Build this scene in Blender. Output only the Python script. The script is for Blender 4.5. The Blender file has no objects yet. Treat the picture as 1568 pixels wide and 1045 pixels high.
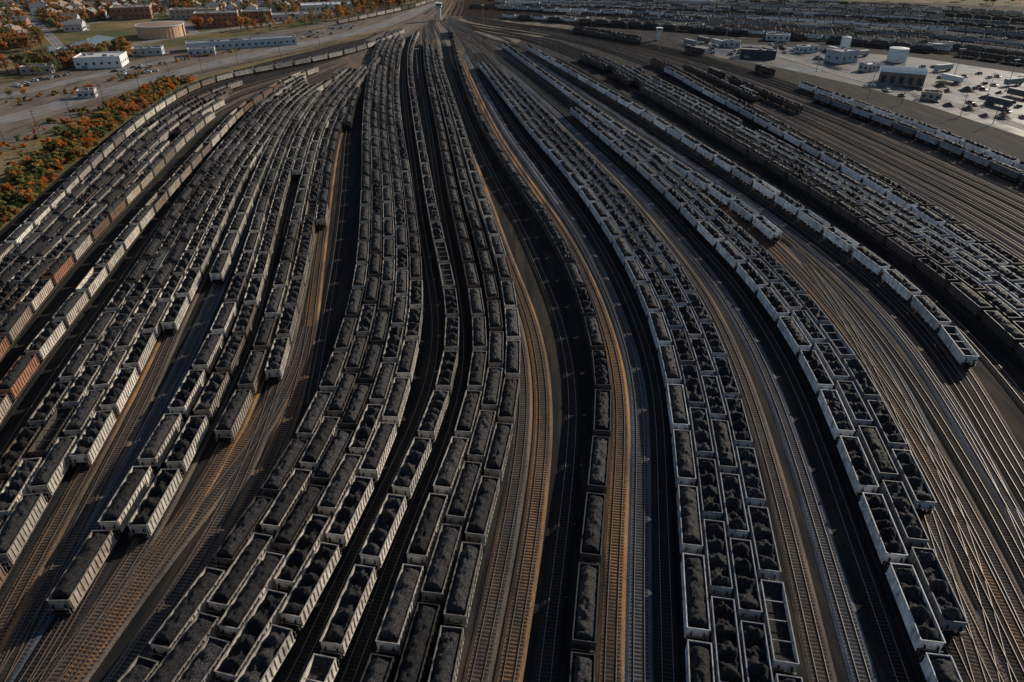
import bpy, math, random, time
import numpy as np
from mathutils import Vector, noise
T0=time.time()
random.seed(7); np.random.seed(7)
scene=bpy.context.scene
COL=scene.collection
# ------------------------------------------------------------------ survey constants
H=88.6; F=1045.0; TH=math.radians(32.4); CX,CY=784.0,522.5
def plan(x,y,z=0.0):
    """photo survey point -> position on the ground plan (metres)"""
    v=(y-CY)/F; u=(x-CX)/F
    fw=math.cos(TH)-v*math.sin(TH); dn=math.sin(TH)+v*math.cos(TH)
    t=(H-z)/dn
    return (u*t, fw*t)
def Dof(y,z=3.6): return plan(CX,y,z)[1]

# ------------------------------------------------------------------ materials
def new_mat(name):
    m=bpy.data.materials.new(name); m.use_nodes=True
    nt=m.node_tree; b=nt.nodes['Principled BSDF']
    return m,nt,b
def N(nt,t,**kw):
    n=nt.nodes.new(t)
    for k,v in kw.items(): setattr(n,k,v)
    return n
def noise_node(nt,scale,detail=3,rough=.6,vec=None,mapscale=None):
    tc=N(nt,'ShaderNodeTexCoord'); n=N(nt,'ShaderNodeTexNoise')
    n.inputs['Scale'].default_value=scale; n.inputs['Detail'].default_value=detail; n.inputs['Roughness'].default_value=rough
    src=tc.outputs['Object']
    if mapscale:
        mp=N(nt,'ShaderNodeMapping'); mp.inputs['Scale'].default_value=mapscale
        nt.links.new(src,mp.inputs['Vector']); src=mp.outputs['Vector']
    nt.links.new(src,n.inputs['Vector'])
    return n
def ramp(nt,src,stops):
    r=N(nt,'ShaderNodeValToRGB')
    e=r.color_ramp.elements
    while len(e)<len(stops): e.new(0.5)
    for el,(p,c) in zip(e,stops):
        el.position=p; el.color=(c[0],c[1],c[2],1) if len(c)==3 else c
    nt.links.new(src,r.inputs['Fac']); return r
def mix(nt,a,b,fac,mode='MIX'):
    m=N(nt,'ShaderNodeMix',data_type='RGBA',blend_type=mode)
    for sock,val in ((m.inputs[6],a),(m.inputs[7],b),(m.inputs[0],fac)):
        if hasattr(val,'is_linked') or hasattr(val,'links'): nt.links.new(val,sock)
        elif isinstance(val,(int,float)): sock.default_value=val
        else: sock.default_value=(val[0],val[1],val[2],1)
    return m.outputs[2]
def bump(nt,b,src,strength,dist):
    bp=N(nt,'ShaderNodeBump'); bp.inputs['Strength'].default_value=strength; bp.inputs['Distance'].default_value=dist
    nt.links.new(src,bp.inputs['Height']); nt.links.new(bp.outputs['Normal'],b.inputs['Normal'])
def ground_mat(name,stops,streak=(0.35,0.03,1),fine=5.0,rough=.95,big=.02,bumpd=.06,second=None,spec=.10,roughvar=None):
    m,nt,b=new_mat(name)
    s=noise_node(nt,1.0,4,.6,mapscale=streak)
    c=ramp(nt,s.outputs['Fac'],stops).outputs['Color']
    if second:
        g=noise_node(nt,big,4,.6)
        f=ramp(nt,g.outputs['Fac'],[(.42,(0,0,0)),(.62,(1,1,1))]).outputs['Color']
        c=mix(nt,c,second,f)
    f2=noise_node(nt,fine,3,.7)
    fr=ramp(nt,f2.outputs['Fac'],[(.25,(.2,.2,.2)),(.75,(1.75,1.75,1.75))]).outputs['Color']
    c=mix(nt,c,fr,1.0,'MULTIPLY')
    nt.links.new(c,b.inputs['Base Color']); b.inputs['Roughness'].default_value=rough
    if roughvar:
        rr=ramp(nt,s.outputs['Fac'],[(.35,(roughvar[0],)*3),(.6,(roughvar[1],)*3)]); nt.links.new(rr.outputs['Color'],b.inputs['Roughness'])
    b.inputs['Specular IOR Level'].default_value=spec
    bump(nt,b,f2.outputs['Fac'],.8,bumpd)
    return m
def flat_mat(name,c,rough=.7,metal=0,var=.35,scale=1.5,spec=.5):
    m,nt,b=new_mat(name)
    n=noise_node(nt,scale,3,.65)
    r=ramp(nt,n.outputs['Fac'],[(.25,tuple(x*(1-var) for x in c)),(.75,tuple(min(1,x*(1+var)) for x in c))])
    nt.links.new(r.outputs['Color'],b.inputs['Base Color'])
    b.inputs['Roughness'].default_value=rough; b.inputs['Metallic'].default_value=metal
    b.inputs['Specular IOR Level'].default_value=spec
    return m
def objcol_mat(name,rough=.55,var=(.45,1.25),scale=1.2,rust=0.0,mult=1.0,stretch=None,metal=0.0,transl=0.0):
    m,nt,b=new_mat(name)
    oi=N(nt,'ShaderNodeObjectInfo')
    tc=N(nt,'ShaderNodeTexCoord')
    add=N(nt,'ShaderNodeVectorMath',operation='ADD')
    sc=N(nt,'ShaderNodeVectorMath',operation='SCALE'); 
    comb=N(nt,'ShaderNodeCombineXYZ')
    for i in range(3): nt.links.new(oi.outputs['Random'],comb.inputs[i])
    nt.links.new(comb.outputs[0],sc.inputs[0]); sc.inputs['Scale'].default_value=97.0
    mp=N(nt,'ShaderNodeMapping'); mp.inputs['Scale'].default_value=stretch or (1,1,1)
    nt.links.new(tc.outputs['Object'],mp.inputs['Vector'])
    nt.links.new(mp.outputs[0],add.inputs[0]); nt.links.new(sc.outputs[0],add.inputs[1])
    n=N(nt,'ShaderNodeTexNoise'); n.inputs['Scale'].default_value=scale; n.inputs['Detail'].default_value=4
    n.inputs['Roughness'].default_value=.65
    nt.links.new(add.outputs[0],n.inputs['Vector'])
    v=ramp(nt,n.outputs['Fac'],[(.3,(var[0]*mult,)*3),(.7,(var[1]*mult,)*3)]).outputs['Color']
    c=mix(nt,oi.outputs['Color'],v,1.0,'MULTIPLY')
    if rust>0:
        n2=N(nt,'ShaderNodeTexNoise'); n2.inputs['Scale'].default_value=scale*1.7; n2.inputs['Detail'].default_value=4
        nt.links.new(add.outputs[0],n2.inputs['Vector'])
        f=ramp(nt,n2.outputs['Fac'],[(.5,(0,0,0)),(.72,(rust,)*3)]).outputs['Color']
        c=mix(nt,c,(.085,.048,.03),f)
    nt.links.new(c,b.inputs['Base Color']); b.inputs['Roughness'].default_value=rough
    b.inputs['Metallic'].default_value=metal
    if transl:
        tr=N(nt,'ShaderNodeBsdfTranslucent'); nt.links.new(c,tr.inputs['Color']); ms=N(nt,'ShaderNodeMixShader'); ms.inputs[0].default_value=transl
        nt.links.new(b.outputs[0],ms.inputs[1]); nt.links.new(tr.outputs[0],ms.inputs[2]); nt.links.new(ms.outputs[0],nt.nodes['Material Output'].inputs['Surface'])
        b.inputs['Specular IOR Level'].default_value=.2
    return m

M={}
M['dark_ballast']=ground_mat('dark_ballast',[(.3,(.009,.010,.012)),(.55,(.020,.020,.021)),(.75,(.05,.042,.034))],second=(.013,.018,.014))
M['rust_ballast']=ground_mat('rust_ballast',[(.3,(.05,.042,.034)),(.46,(.13,.088,.057)),(.6,(.25,.13,.055)),(.76,(.28,.19,.12))])
M['tan_ballast']=ground_mat('tan_ballast',[(.3,(.04,.037,.035)),(.5,(.095,.080,.067)),(.72,(.175,.122,.08))])
M['gray_ballast']=ground_mat('gray_ballast',[(.3,(.045,.053,.065)),(.5,(.085,.098,.12)),(.72,(.13,.14,.155))])
M['yard']=ground_mat('yard_ground_coal_dust',[(.3,(.009,.0095,.010)),(.5,(.018,.0175,.017)),(.72,(.055,.042,.03))],bumpd=.1)
M['tanground']=ground_mat('sandy_yard_soil',[(.3,(.075,.066,.06)),(.5,(.14,.118,.097)),(.72,(.21,.155,.11))],streak=(.12,.03,1),bumpd=.1)
M['ladderground']=ground_mat('ladder_gravel',[(.3,(.03,.028,.028)),(.5,(.066,.056,.05)),(.72,(.15,.10,.062))],streak=(.25,.05,1),bumpd=.1)
M['grass']=ground_mat('dry_grass_ground',[(.3,(.085,.078,.035)),(.5,(.17,.122,.06)),(.72,(.24,.165,.085))],streak=(.03,.03,1),fine=.8,second=(.07,.08,.032))
M['asphalt']=ground_mat('asphalt',[(.3,(.12,.117,.115)),(.5,(.18,.17,.162)),(.72,(.24,.225,.21))],streak=(.08,.05,1),fine=2,bumpd=.01,rough=.8)
M['wet']=ground_mat('wet_concrete',[(.32,(.016,.016,.017)),(.5,(.04,.036,.033)),(.7,(.11,.097,.085))],streak=(.07,.05,1),fine=.7,bumpd=.015,spec=.4,roughvar=(.25,.8))
M['water']=flat_mat('canal_water',(.02,.03,.035),rough=.12,scale=.2)
M['tie']=flat_mat('weathered_timber_tie',(.036,.03,.026),rough=.9,scale=.8,var=.5,spec=.1)
M['steel']=flat_mat('polished_rail_steel',(.19,.17,.15),rough=.5,metal=.4,scale=.3)
M['rust']=flat_mat('rusty_rail_side',(.07,.04,.025),rough=.85)
M['body']=objcol_mat('hopper_car_paint',rust=.65,scale=.55,stretch=(1,1,.5),var=(.6,1.2))
M['rim']=objcol_mat('hopper_car_top_chord',rough=.55,var=(.2,1.15),mult=.66,scale=.6)
M['under']=flat_mat('underframe_grime',(.016,.015,.014),rough=.85,spec=.2)
M['wheel']=flat_mat('wheel_steel',(.08,.06,.05),rough=.5,metal=.5)
def coal_mat():
    m,nt,b=new_mat('coal')
    n=noise_node(nt,5.0,5,.8)
    r=ramp(nt,n.outputs['Fac'],[(.36,(.003,.003,.0035)),(.5,(.014,.014,.0155)),(.6,(.05,.05,.052)),(.71,(.17,.168,.165))])  # pale upper stops paint highlights on the lumps into the coal colour
    oi=N(nt,'ShaderNodeObjectInfo'); rr=ramp(nt,oi.outputs['Random'],[(0,(.4,.4,.42)),(1,(1.5,1.48,1.45))])
    nt.links.new(mix(nt,r.outputs['Color'],rr.outputs['Color'],1.0,'MULTIPLY'),b.inputs['Base Color']); b.inputs['Roughness'].default_value=.65
    b.inputs['Specular IOR Level'].default_value=.15
    bump(nt,b,n.outputs['Fac'],1.0,.2); return m
M['coal']=coal_mat()
M['leaf']=objcol_mat('autumn_foliage',rough=.8,var=(.5,1.7),scale=.9,mult=1.35,transl=.4)
M['bark']=flat_mat('bark',(.06,.045,.035),rough=.9)
M['wall']=objcol_mat('building_wall',rough=.8,var=(.85,1.1),scale=.5)
M['roofpale']=flat_mat('pale_membrane_roof',(.48,.48,.48),rough=.6,scale=.12,var=.3)
M['roofgray']=flat_mat('shingle_roof',(.20,.195,.19),rough=.65,scale=.3)
M['roofbrown']=flat_mat('brown_roof',(.24,.17,.12),rough=.8,scale=.6)
M['glass']=flat_mat('window_glass',(.03,.04,.05),rough=.15)
M['trim']=flat_mat('white_trim',(.55,.55,.53),rough=.6)
M['white']=flat_mat('white_metal',(.68,.68,.66),rough=.45,var=.2,scale=.3)
M['galv']=flat_mat('galvanised_steel',(.24,.24,.23),rough=.5,metal=.3)
M['carpaint']=objcol_mat('car_paint',rough=.3,var=(.95,1.05))
M['line']=flat_mat('white_road_marking',(.45,.45,.42),rough=.7)
M['kerb']=flat_mat('concrete_kerb',(.26,.25,.24),rough=.8)
M['locopaint']=flat_mat('locomotive_black_paint',(.018,.018,.02),rough=.35)
M['brick']=flat_mat('brick_wall',(.26,.12,.075),rough=.85,scale=.8,var=.25)
M['dirt']=flat_mat('spoil_heap_earth',(.09,.07,.055),rough=.95,scale=.8,var=.5)

# ------------------------------------------------------------------ mesh builder
class MB:
    def __init__(s): s.v=[];s.f=[];s.m=[];s.names=[];s.mi={}
    def mat(s,k):
        if k not in s.mi: s.mi[k]=len(s.names); s.names.append(k)
        return s.mi[k]
    def add(s,vs,fs,k):
        o=len(s.v); s.v.extend(vs); i=s.mat(k)
        for f in fs: s.f.append(tuple(o+a for a in f)); s.m.append(i)
    def box(s,x0,x1,y0,y1,z0,z1,k,top=None):
        vs=[(x0,y0,z0),(x1,y0,z0),(x1,y1,z0),(x0,y1,z0),(x0,y0,z1),(x1,y0,z1),(x1,y1,z1),(x0,y1,z1)]
        s.add(vs,[(0,3,2,1),(0,1,5,4),(1,2,6,5),(2,3,7,6),(3,0,4,7)],k)
        s.add(vs[4:],[(0,1,2,3)],top or k)
    def cyl(s,c,r,h,k,n=12,axis='z',r2=None,cap=None):
        r2=r if r2 is None else r2; a=[];b=[]
        for i in range(n):
            t=2*math.pi*i/n; p,q=math.cos(t),math.sin(t)
            if axis=='z': a.append((c[0]+r*p,c[1]+r*q,c[2])); b.append((c[0]+r2*p,c[1]+r2*q,c[2]+h))
            elif axis=='x': a.append((c[0],c[1]+r*p,c[2]+r*q)); b.append((c[0]+h,c[1]+r2*p,c[2]+r2*q))
            else: a.append((c[0]+r*p,c[1],c[2]+r*q)); b.append((c[0]+r2*p,c[1]+h,c[2]+r2*q))
        s.add(a+b,[(i,(i+1)%n,n+(i+1)%n,n+i) for i in range(n)]+[tuple(range(n))[::-1]],k)
        s.add(b,[tuple(range(n))],cap or k)
    def prism(s,prof,x0,x1,k,axis='x'):
        n=len(prof)
        if axis=='x': a=[(x0,p,q) for p,q in prof]; b=[(x1,p,q) for p,q in prof]
        else: a=[(p,x0,q) for p,q in prof]; b=[(p,x1,q) for p,q in prof]
        s.add(a+b,[(i,(i+1)%n,n+(i+1)%n,n+i) for i in range(n)]+[tuple(range(n))[::-1],tuple(range(n,2*n))],k)
    def mesh(s,name,smooth=()):
        me=bpy.data.meshes.new(name); me.from_pydata(s.v,[],s.f)
        for k in s.names: me.materials.append(M[k])
        me.polygons.foreach_set('material_index',s.m)
        if smooth:
            ids=[s.mi[k] for k in smooth if k in s.mi]
            me.polygons.foreach_set('use_smooth',[mm in ids for mm in s.m])
        me.update(); return me
def obj(name,me,loc=(0,0,0),rz=0,sc=None,color=None,parent=None):
    o=bpy.data.objects.new(name,me); COL.objects.link(o); o.location=loc; o.rotation_euler=(0,0,rz)
    if sc is not None: o.scale=(sc,sc,sc) if isinstance(sc,(int,float)) else sc
    if color: o.color=(*color,1)
    if parent: o.parent=parent
    return o

# ------------------------------------------------------------------ hopper car
def hopper(kind,seed):
    rnd=random.Random(seed); b=MB(); W=1.5
    for sx in (-1,1):
        def bx(x0,x1,*a,**k): b.box(min(sx*x0,sx*x1),max(sx*x0,sx*x1),*a,**k)
        bx(W-.05,W,-6.5,6.5,1.35,3.58,'body')
        for i in range(13):
            y=-6.24+i*1.04; bx(W,W+.15,y-.09,y+.09,1.35,3.58,'body')
        bx(W-.03,W+.13,-6.6,6.6,3.58,3.69,'rim')
        bx(W-.05,W+.12,-6.6,6.6,1.18,1.35,'body')
        for sy in (-5.0,5.0):
            bx(.98,1.14,sy-1.25,sy+1.25,.42,.72,'under'); bx(.96,1.16,sy-.35,sy+.35,.3,.9,'under')
            for wy in (-.88,.88):
                b.cyl((sx*.82-.07,sy+wy,.44),.44,.14,'wheel',n=12,axis='x')
    for sy in (-1,1):
        def by(y0,y1,x0,x1,z0,z1,k): b.box(x0,x1,min(sy*y0,sy*y1),max(sy*y0,sy*y1),z0,z1,k)
        by(6.45,6.5,-W+.05,W-.05,1.8,3.55,'body')
        by(6.5,6.56,-W+.05,W-.05,2.5,2.62,'body')
        by(6.48,6.6,-W+.03,W-.03,3.55,3.67,'rim')
        by(6.6,7.1,-W,W,1.2,1.3,'under')
        by(6.6,7.02,-.9,-.82,1.3,2.9,'under'); by(6.6,7.02,.82,.9,1.3,2.9,'under')
        by(7.05,7.1,-W,-W+.06,1.3,2.4,'galv'); by(7.05,7.1,W-.06,W,1.3,2.4,'galv'); by(7.05,7.1,-W+.06,W-.06,2.32,2.38,'galv')
        by(7.1,7.45,-.14,.14,.8,1.08,'under')
        ys=[sy*6.45,sy*4.7]
        b.add([(-W+.06,ys[0],3.5),(W-.06,ys[0],3.5),(W-.06,ys[1],2.35),(-W+.06,ys[1],2.35)],[(0,1,2,3)],'coal')
        b.add([(-W+.06,ys[0],1.8),(W-.06,ys[0],1.8),(W-.06,sy*4.2,1.2),(-W+.06,sy*4.2,1.2)],[(0,1,2,3)],'under')
        for wy in (-.88,.88): b.cyl((-.8,sy*5+wy,.44),.08,1.6,'wheel',n=6,axis='x')
    b.box(-.28,.28,-7.05,7.05,.88,1.17,'under')
    for hy in (-2.6,0,2.6):
        b.prism([(hy-1.2,1.3),(hy+1.2,1.3),(hy+.35,.35),(hy-.35,.35)],-1.25,-.32,'under'); b.prism([(hy-1.2,1.3),(hy+1.2,1.3),(hy+.35,.35),(hy-.35,.35)],.32,1.25,'under')
    b.box(-W+.05,W-.05,-6.4,6.4,2.28,2.33,'coal')
    if kind=='empty':
        for y in (-3.2,0,3.2): b.box(-W+.05,W-.05,y-.06,y+.06,3.3,3.42,'rim')
        b.box(-W+.05,W-.05,-6.0,6.0,2.34,2.5,'coal')
    else:
        nu,nv=60,18; vs=[];ox=rnd.random()*50
        ln=6.35; lumps=[]
        if kind=='lump':
            k=rnd.choice([3,4,4,5]); 
            for i in range(k): lumps.append((-.8+1.6*i/(k-1)+rnd.uniform(-.06,.06),rnd.uniform(.95,1.55),rnd.uniform(.10,.155)))
        cut=rnd.uniform(.08,.16); hh=rnd.uniform(.85,1.15); amp=.5 if kind=='lump' else .28; wd=rnd.uniform(.9,1.0)
        for i in range(nu+1):
            u=-1+2*i/nu
            for j in range(nv+1):
                v=-1+2*j/nv
                if kind=='loaf':
                    e=min(1,max(0,(1-abs(u)-.015)/cut)); e=e*e*(3-2*e)
                    z=2.4+(.80+hh*(1-min(1,abs(v)/wd)**2.8))*e
                else:
                    e=min(1,max(0,(1-abs(u))/.07)); e=e*e*(3-2*e)
                    z=2.4+.62*e
                    for (c,a,w) in lumps: z+=a*1.1*math.exp(-((u-c)/w)**2)*max(0,1-.85*v*v)
                x=v*(W-.07); y=u*ln
                z+=amp*noise.fractal(Vector((x*.9+ox,y*.9,seed)),1.0,2.0,4)*(1 if abs(v)<.95 else .3)*(.3+e)
                z+=.13*noise.noise(Vector((x*2.6+ox,y*2.6,seed)))*e
                if abs(v)>.93: z=min(z,3.5)
                vs.append((x,y,z))
        fs=[(i*(nv+1)+j,(i+1)*(nv+1)+j,(i+1)*(nv+1)+j+1,i*(nv+1)+j+1) for i in range(nu) for j in range(nv)]
        b.add(vs,fs,'coal')
    return b.mesh('coal_hopper_car_'+kind,smooth=('coal',))
LOADS={'loaf':[hopper('loaf',s) for s in range(8)],'lump':[hopper('lump',s+20) for s in range(8)],'empty':[hopper('empty',50)]}
PAL={
 'pale':[(.62,.57,.49),(.72,.67,.58),(.46,.42,.36),(.64,.60,.52),(.28,.235,.195)],
 'mixed':[(.42,.38,.33),(.58,.53,.46),(.14,.10,.075),(.30,.27,.24),(.085,.073,.062),(.52,.47,.41),(.19,.16,.135)],
 'brown':[(.46,.39,.31),(.22,.14,.10),(.50,.44,.36),(.36,.29,.23),(.29,.14,.085),(.58,.52,.44)],
 'blue':[(.62,.66,.70),(.70,.74,.76),(.50,.54,.59),(.66,.68,.68)],
 'steel':[(.22,.25,.29),(.30,.34,.39),(.15,.17,.19),(.42,.45,.48)],
 'dark':[(.035,.035,.038),(.06,.055,.05),(.05,.05,.055),(.12,.095,.08)],
}
# ------------------------------------------------------------------ curves
def herm(P,step):
    ys=P[:,1]; xs=P[:,0]; m=np.gradient(xs,ys)
    Y=np.arange(ys[0],ys[-1]+step,step); X=np.empty_like(Y)
    for i,y in enumerate(Y):
        k=min(max(np.searchsorted(ys,y)-1,0),len(ys)-2); h=ys[k+1]-ys[k]; t=(y-ys[k])/h
        if t>1: X[i]=xs[-1]+m[-1]*(y-ys[-1]); continue
        X[i]=(2*t**3-3*t*t+1)*xs[k]+(t**3-2*t*t+t)*h*m[k]+(-2*t**3+3*t*t)*xs[k+1]+(t**3-t*t)*h*m[k+1]
    return Y,X
class Cv:
    """track centre line x = f(y) on the ground plan, smoothed"""
    def __init__(s,pts,z=3.6,raw=None,sigma=10):
        if raw is not None: s.Y,s.X=raw
        else:
            P=np.array(sorted([plan(x,y,z) for x,y in pts],key=lambda p:p[1])); s.Y,s.X=herm(P,3.0)
            n=18; sl0=(s.X[4]-s.X[0])/(s.Y[4]-s.Y[0]); sl1=(s.X[-1]-s.X[-5])/(s.Y[-1]-s.Y[-5])
            Xp=np.concatenate([s.X[0]-sl0*3*np.arange(n,0,-1),s.X,s.X[-1]+sl1*3*np.arange(1,n+1)])
            k=np.exp(-.5*((np.arange(-n,n+1)*3.0)/sigma)**2); k/=k.sum()
            s.X=np.convolve(Xp,k,'valid')
        s.a=(s.X[3]-s.X[0])/(s.Y[3]-s.Y[0]); s.b=(s.X[-1]-s.X[-4])/(s.Y[-1]-s.Y[-4])
    def __call__(s,y):
        y=np.asarray(y,float); r=np.interp(y,s.Y,s.X)
        r=np.where(y<s.Y[0],s.X[0]+s.a*(y-s.Y[0]),r); return np.where(y>s.Y[-1],s.X[-1]+s.b*(y-s.Y[-1]),r)
def lerp_cv(A,B,t,lo=None,hi=None):
    Y=np.arange(min(A.Y[0],B.Y[0]),max(A.Y[-1],B.Y[-1]),3.0); return Cv(None,raw=(Y,A(Y)*(1-t)+B(Y)*t))
def group(A,B,n,minsp=3.8):
    Y=np.arange(min(A.Y[0],B.Y[0]),min(A.Y[-1],B.Y[-1]),3.0); a=A(Y);b=B(Y); g=np.maximum((b-a)/(n-1),minsp); c=(a+b)/2
    return [Cv(None,raw=(Y,c+g*(i-(n-1)/2))) for i in range(n)]
def off_cv(A,d):
    sl=np.gradient(A.X,A.Y); return Cv(None,raw=(A.Y,A.X+d*np.sqrt(1+sl*sl)))

# ------------------------------------------------------------------ track builder
track_no=0
def build_track(P,ballast,ties=True):
    global track_no; track_no+=1
    zo=(track_no%40)*.003
    P=np.asarray(P); d=np.gradient(P,axis=0); d/=np.linalg.norm(d,axis=1)[:,None]; n=np.stack([d[:,1],-d[:,0]],1)
    b=MB()
    def sweep(prof,keys):
        vs=[]; k=len(prof)
        for p,q in zip(P,n):
            for o,z in prof: vs.append((p[0]+q[0]*o,p[1]+q[1]*o,z+zo))
        for j in range(k-1):
            b_f=[(i*k+j,i*k+j+1,(i+1)*k+j+1,(i+1)*k+j) for i in range(len(P)-1)]
            b.add(vs if j==0 else [],[tuple(a-(0 if j==0 else len(vs)) for a in f) for f in b_f],keys[j])
    sweep([(-1.95,.01),(-1.45,.24),(1.45,.24),(1.95,.01)],[ballast]*3)
    for o in (-.76,.76):
        sweep([(o-.04,.27),(o-.04,.45),(o+.04,.45),(o+.04,.27)],['rust','steel','rust'])
    if ties:
        s=np.concatenate([[0],np.cumsum(np.linalg.norm(np.diff(P,axis=0),axis=1))])
        ss=np.arange(.3,s[-1],.62); px=np.interp(ss,s,P[:,0]); py=np.interp(ss,s,P[:,1]); nx=np.interp(ss,s,n[:,0]); ny=np.interp(ss,s,n[:,1])
        vs=[];fs=[];c=0
        for x,y,a,q in zip(px,py,nx,ny):
            if x*x+y*y>230**2: continue
            w=1.28+random.uniform(-.05,.05); t=.13; z0=.2+zo; z1=.29+zo+random.uniform(-.01,.01)
            dx,dy=-q*t,a*t
            c4=[(x-a*w-dx,y-q*w-dy),(x+a*w-dx,y+q*w-dy),(x+a*w+dx,y+q*w+dy),(x-a*w+dx,y-q*w+dy)]
            vs+=[(u,v,z0) for u,v in c4]+[(u,v,z1) for u,v in c4]
            fs+=[(c+4,c+5,c+6,c+7),(c,c+1,c+5,c+4),(c+2,c+3,c+7,c+6),(c+1,c+2,c+6,c+5),(c+3,c,c+4,c+7)]; c+=8
        b.add(vs,fs,'tie')
    obj('railway_track',b.mesh('railway_track'))
occ={}
def free(pts):
    for x,y in pts:
        cx,cy=int(x//3),int(y//3)
        for i in (-1,0,1):
            for j in (-1,0,1):
                for (a,c) in occ.get((cx+i,cy+j),()):
                    if (a-x)**2+(c-y)**2<2.75**2: return False
    return True
ncar=0
def place_cars(P,pal='pale',loads=(('loaf',.7),('lump',.3)),gap=0.0,phase=0.0,rev=False):
    global ncar
    P=np.asarray(P)
    s=np.concatenate([[0],np.cumsum(np.linalg.norm(np.diff(P,axis=0),axis=1))])
    pitch=15.0; c=phase+7.5
    kinds=[k for k,_ in loads]; ws=[w for _,w in loads]
    run=random.choice(PAL[pal]); left=0
    while c+7.5<s[-1]:
        x=np.interp([c-5,c,c+5],s,P[:,0]); y=np.interp([c-5,c,c+5],s,P[:,1])
        pts=[(x[i],y[i]) for i in range(3)]+[((x[0]+x[1])/2,(y[0]+y[1])/2),((x[2]+x[1])/2,(y[2]+y[1])/2)]
        if random.random()>=gap and free(pts):
            for q in pts: occ.setdefault((int(q[0]//3),int(q[1]//3)),[]).append(q)
            k=random.choices(kinds,ws)[0]
            if left<=0: run=random.choice(PAL[pal]); left=random.choice([1,1,2,3,5])
            left-=1
            f=random.uniform(.7,1.2)
            rz=math.atan2(-(x[2]-x[0]),y[2]-y[0])
            obj('coal_hopper_car',random.choice(LOADS[k]),(x[1],y[1],.5),rz+random.choice((0,math.pi)),color=tuple(min(.8,a*f) for a in run)); ncar+=1
        c+=pitch+random.uniform(-.05,.1)
def cvpts(cv,y0,y1,step=4.0):
    Y=np.linspace(y0,y1,max(3,int((y1-y0)/step)+1)); return np.stack([cv(Y),Y],1)
NEAR=26.0
THR=None
def lead(cv,far,ballast):
    """lead track from the end of a yard track into the throat"""
    if THR is None or far>THR[1]-60: return
    x0=float(cv(far)); sl=float(cv(far)-cv(far-8))/8; ex,ey,es=THR; ey+=random.uniform(-30,30); ex+=random.uniform(-7,7); h=ey-far
    t=np.linspace(0,1,14); Y=far+h*t
    X=(2*t**3-3*t*t+1)*x0+(t**3-2*t*t+t)*h*sl+(-2*t**3+3*t*t)*ex+(t**3-t*t)*h*es
    build_track(np.stack([X,Y],1),ballast,ties=False)
def T(cv,yt,yb=None,ballast='dark_ballast',train=None,tr=None,extend=True,**kw):
    """yt/yb: survey rows of the far / near end; train=(row far,row near or None)"""
    far=Dof(yt); near=NEAR if yb is None else Dof(yb)
    build_track(cvpts(cv,near,far),ballast); lead(cv,far,random.choice((ballast,'tan_ballast')))
    if train:
        a,bn=train; n0=NEAR if bn is None else Dof(bn)
        place_cars(cvpts(cv,n0,Dof(a),2.0),**kw)

MIX=(('loaf',.70),('lump',.30)); LUMP=(('loaf',.12),('lump',.85),('empty',.03)); LOAF=(('loaf',1),); EMP=(('loaf',.55),('lump',.2),('empty',.25))
# ---- left yard
tx,ty=plan(650,30); THR=(tx,ty,.12)
AL=Cv([(-160,545),(-60,450),(0,388),(80,308),(160,228),(240,162),(290,133),(345,114),(440,96),(520,80),(580,62),(625,42)])
T(AL,42,None,train=(45,None),pal='pale',loads=LOAF)
A0=Cv([(-120,560),(-20,437),(25,393),(100,315),(170,246),(235,188),(300,150),(350,130),(445,104),(525,86)])
A4=Cv([(-130,680),(-40,550),(0,503),(70,425),(140,352),(202,290),(250,240),(285,205),(325,172),(380,142),(465,112),(530,90)])
ends=[122,128,140,150,172]
for i,c in enumerate(group(A0,A4,5)):
    T(c,105,None,ballast=('dark_ballast','tan_ballast')[i%2],train=(ends[i],None),pal='brown' if i==4 else 'mixed',loads=MIX,phase=random.uniform(0,12),gap=.02)
B=Cv([(-130,820),(-60,705),(0,605),(60,528),(95,485),(150,415),(185,370),(245,300),(290,250),(330,206),(370,165),(410,138),(455,115),(505,97),(550,80)])
T(B,82,None,train=(100,None),pal='brown',loads=EMP)
C0=Cv([(-170,1000),(-80,850),(-20,760),(20,700),(70,630),(155,500),(222,400),(284,300),(330,240),(364,200),(412,150),(455,122),(500,101)])
C4=Cv([(-10,1000),(75,850),(155,700),(215,590),(256,500),(306,400),(353,300),(385,240),(414,200),(448,155),(486,128),(520,106)])
BC=lerp_cv(B,C0,.5); T(BC,110,None)
cg=group(C0,C4,5)
cend=[None,None,None,706,500]
for i,c in enumerate(cg):
    T(c,104,None,ballast=('dark_ballast','dark_ballast','dark_ballast','rust_ballast','tan_ballast')[i],train=(110+4*i,cend[i]),pal='mixed' if i<3 else 'pale',loads=(MIX,LUMP,MIX,LUMP,LUMP)[i],phase=(3,9,0,0,0)[i])
T2=Cv([(-20,1030),(60,905),(130,795),(190,695),(240,605),(290,505),(334,415),(352,370),(382,300),(403,250),(428,200),(460,155),(496,128),(530,106)])
T(T2,108,None,ballast='gray_ballast',train=(115,424),pal='pale',loads=MIX)
T(off_cv(T2,4.6),112,None,ballast='dark_ballast')
P1=Cv([(-10,1075),(60,970),(105,900),(150,830),(190,765),(235,690),(275,620),(308,560),(342,490),(366,430),(388,365),(406,300),(424,250),(444,200),(472,158),(505,125),(545,95)])
P2=Cv([(30,1075),(110,960),(170,875),(220,795),(245,755),(276,695),(310,630),(338,575),(372,500),(393,430),(410,370),(425,310),(441,255),(459,205),(486,160),(518,125),(556,92)])
Q0=Cv([(130,1000),(240,850),(330,680),(385,560),(412,450),(430,370),(443,310),(455,258),(472,205),(498,160),(528,125),(562,92)])
Q1=Cv([(70,1045),(190,890),(280,765),(350,650),(381,585),(403,520),(426,450),(442,385),(457,320),(471,260),(487,205),(510,160),(538,125),(568,92)])
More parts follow.
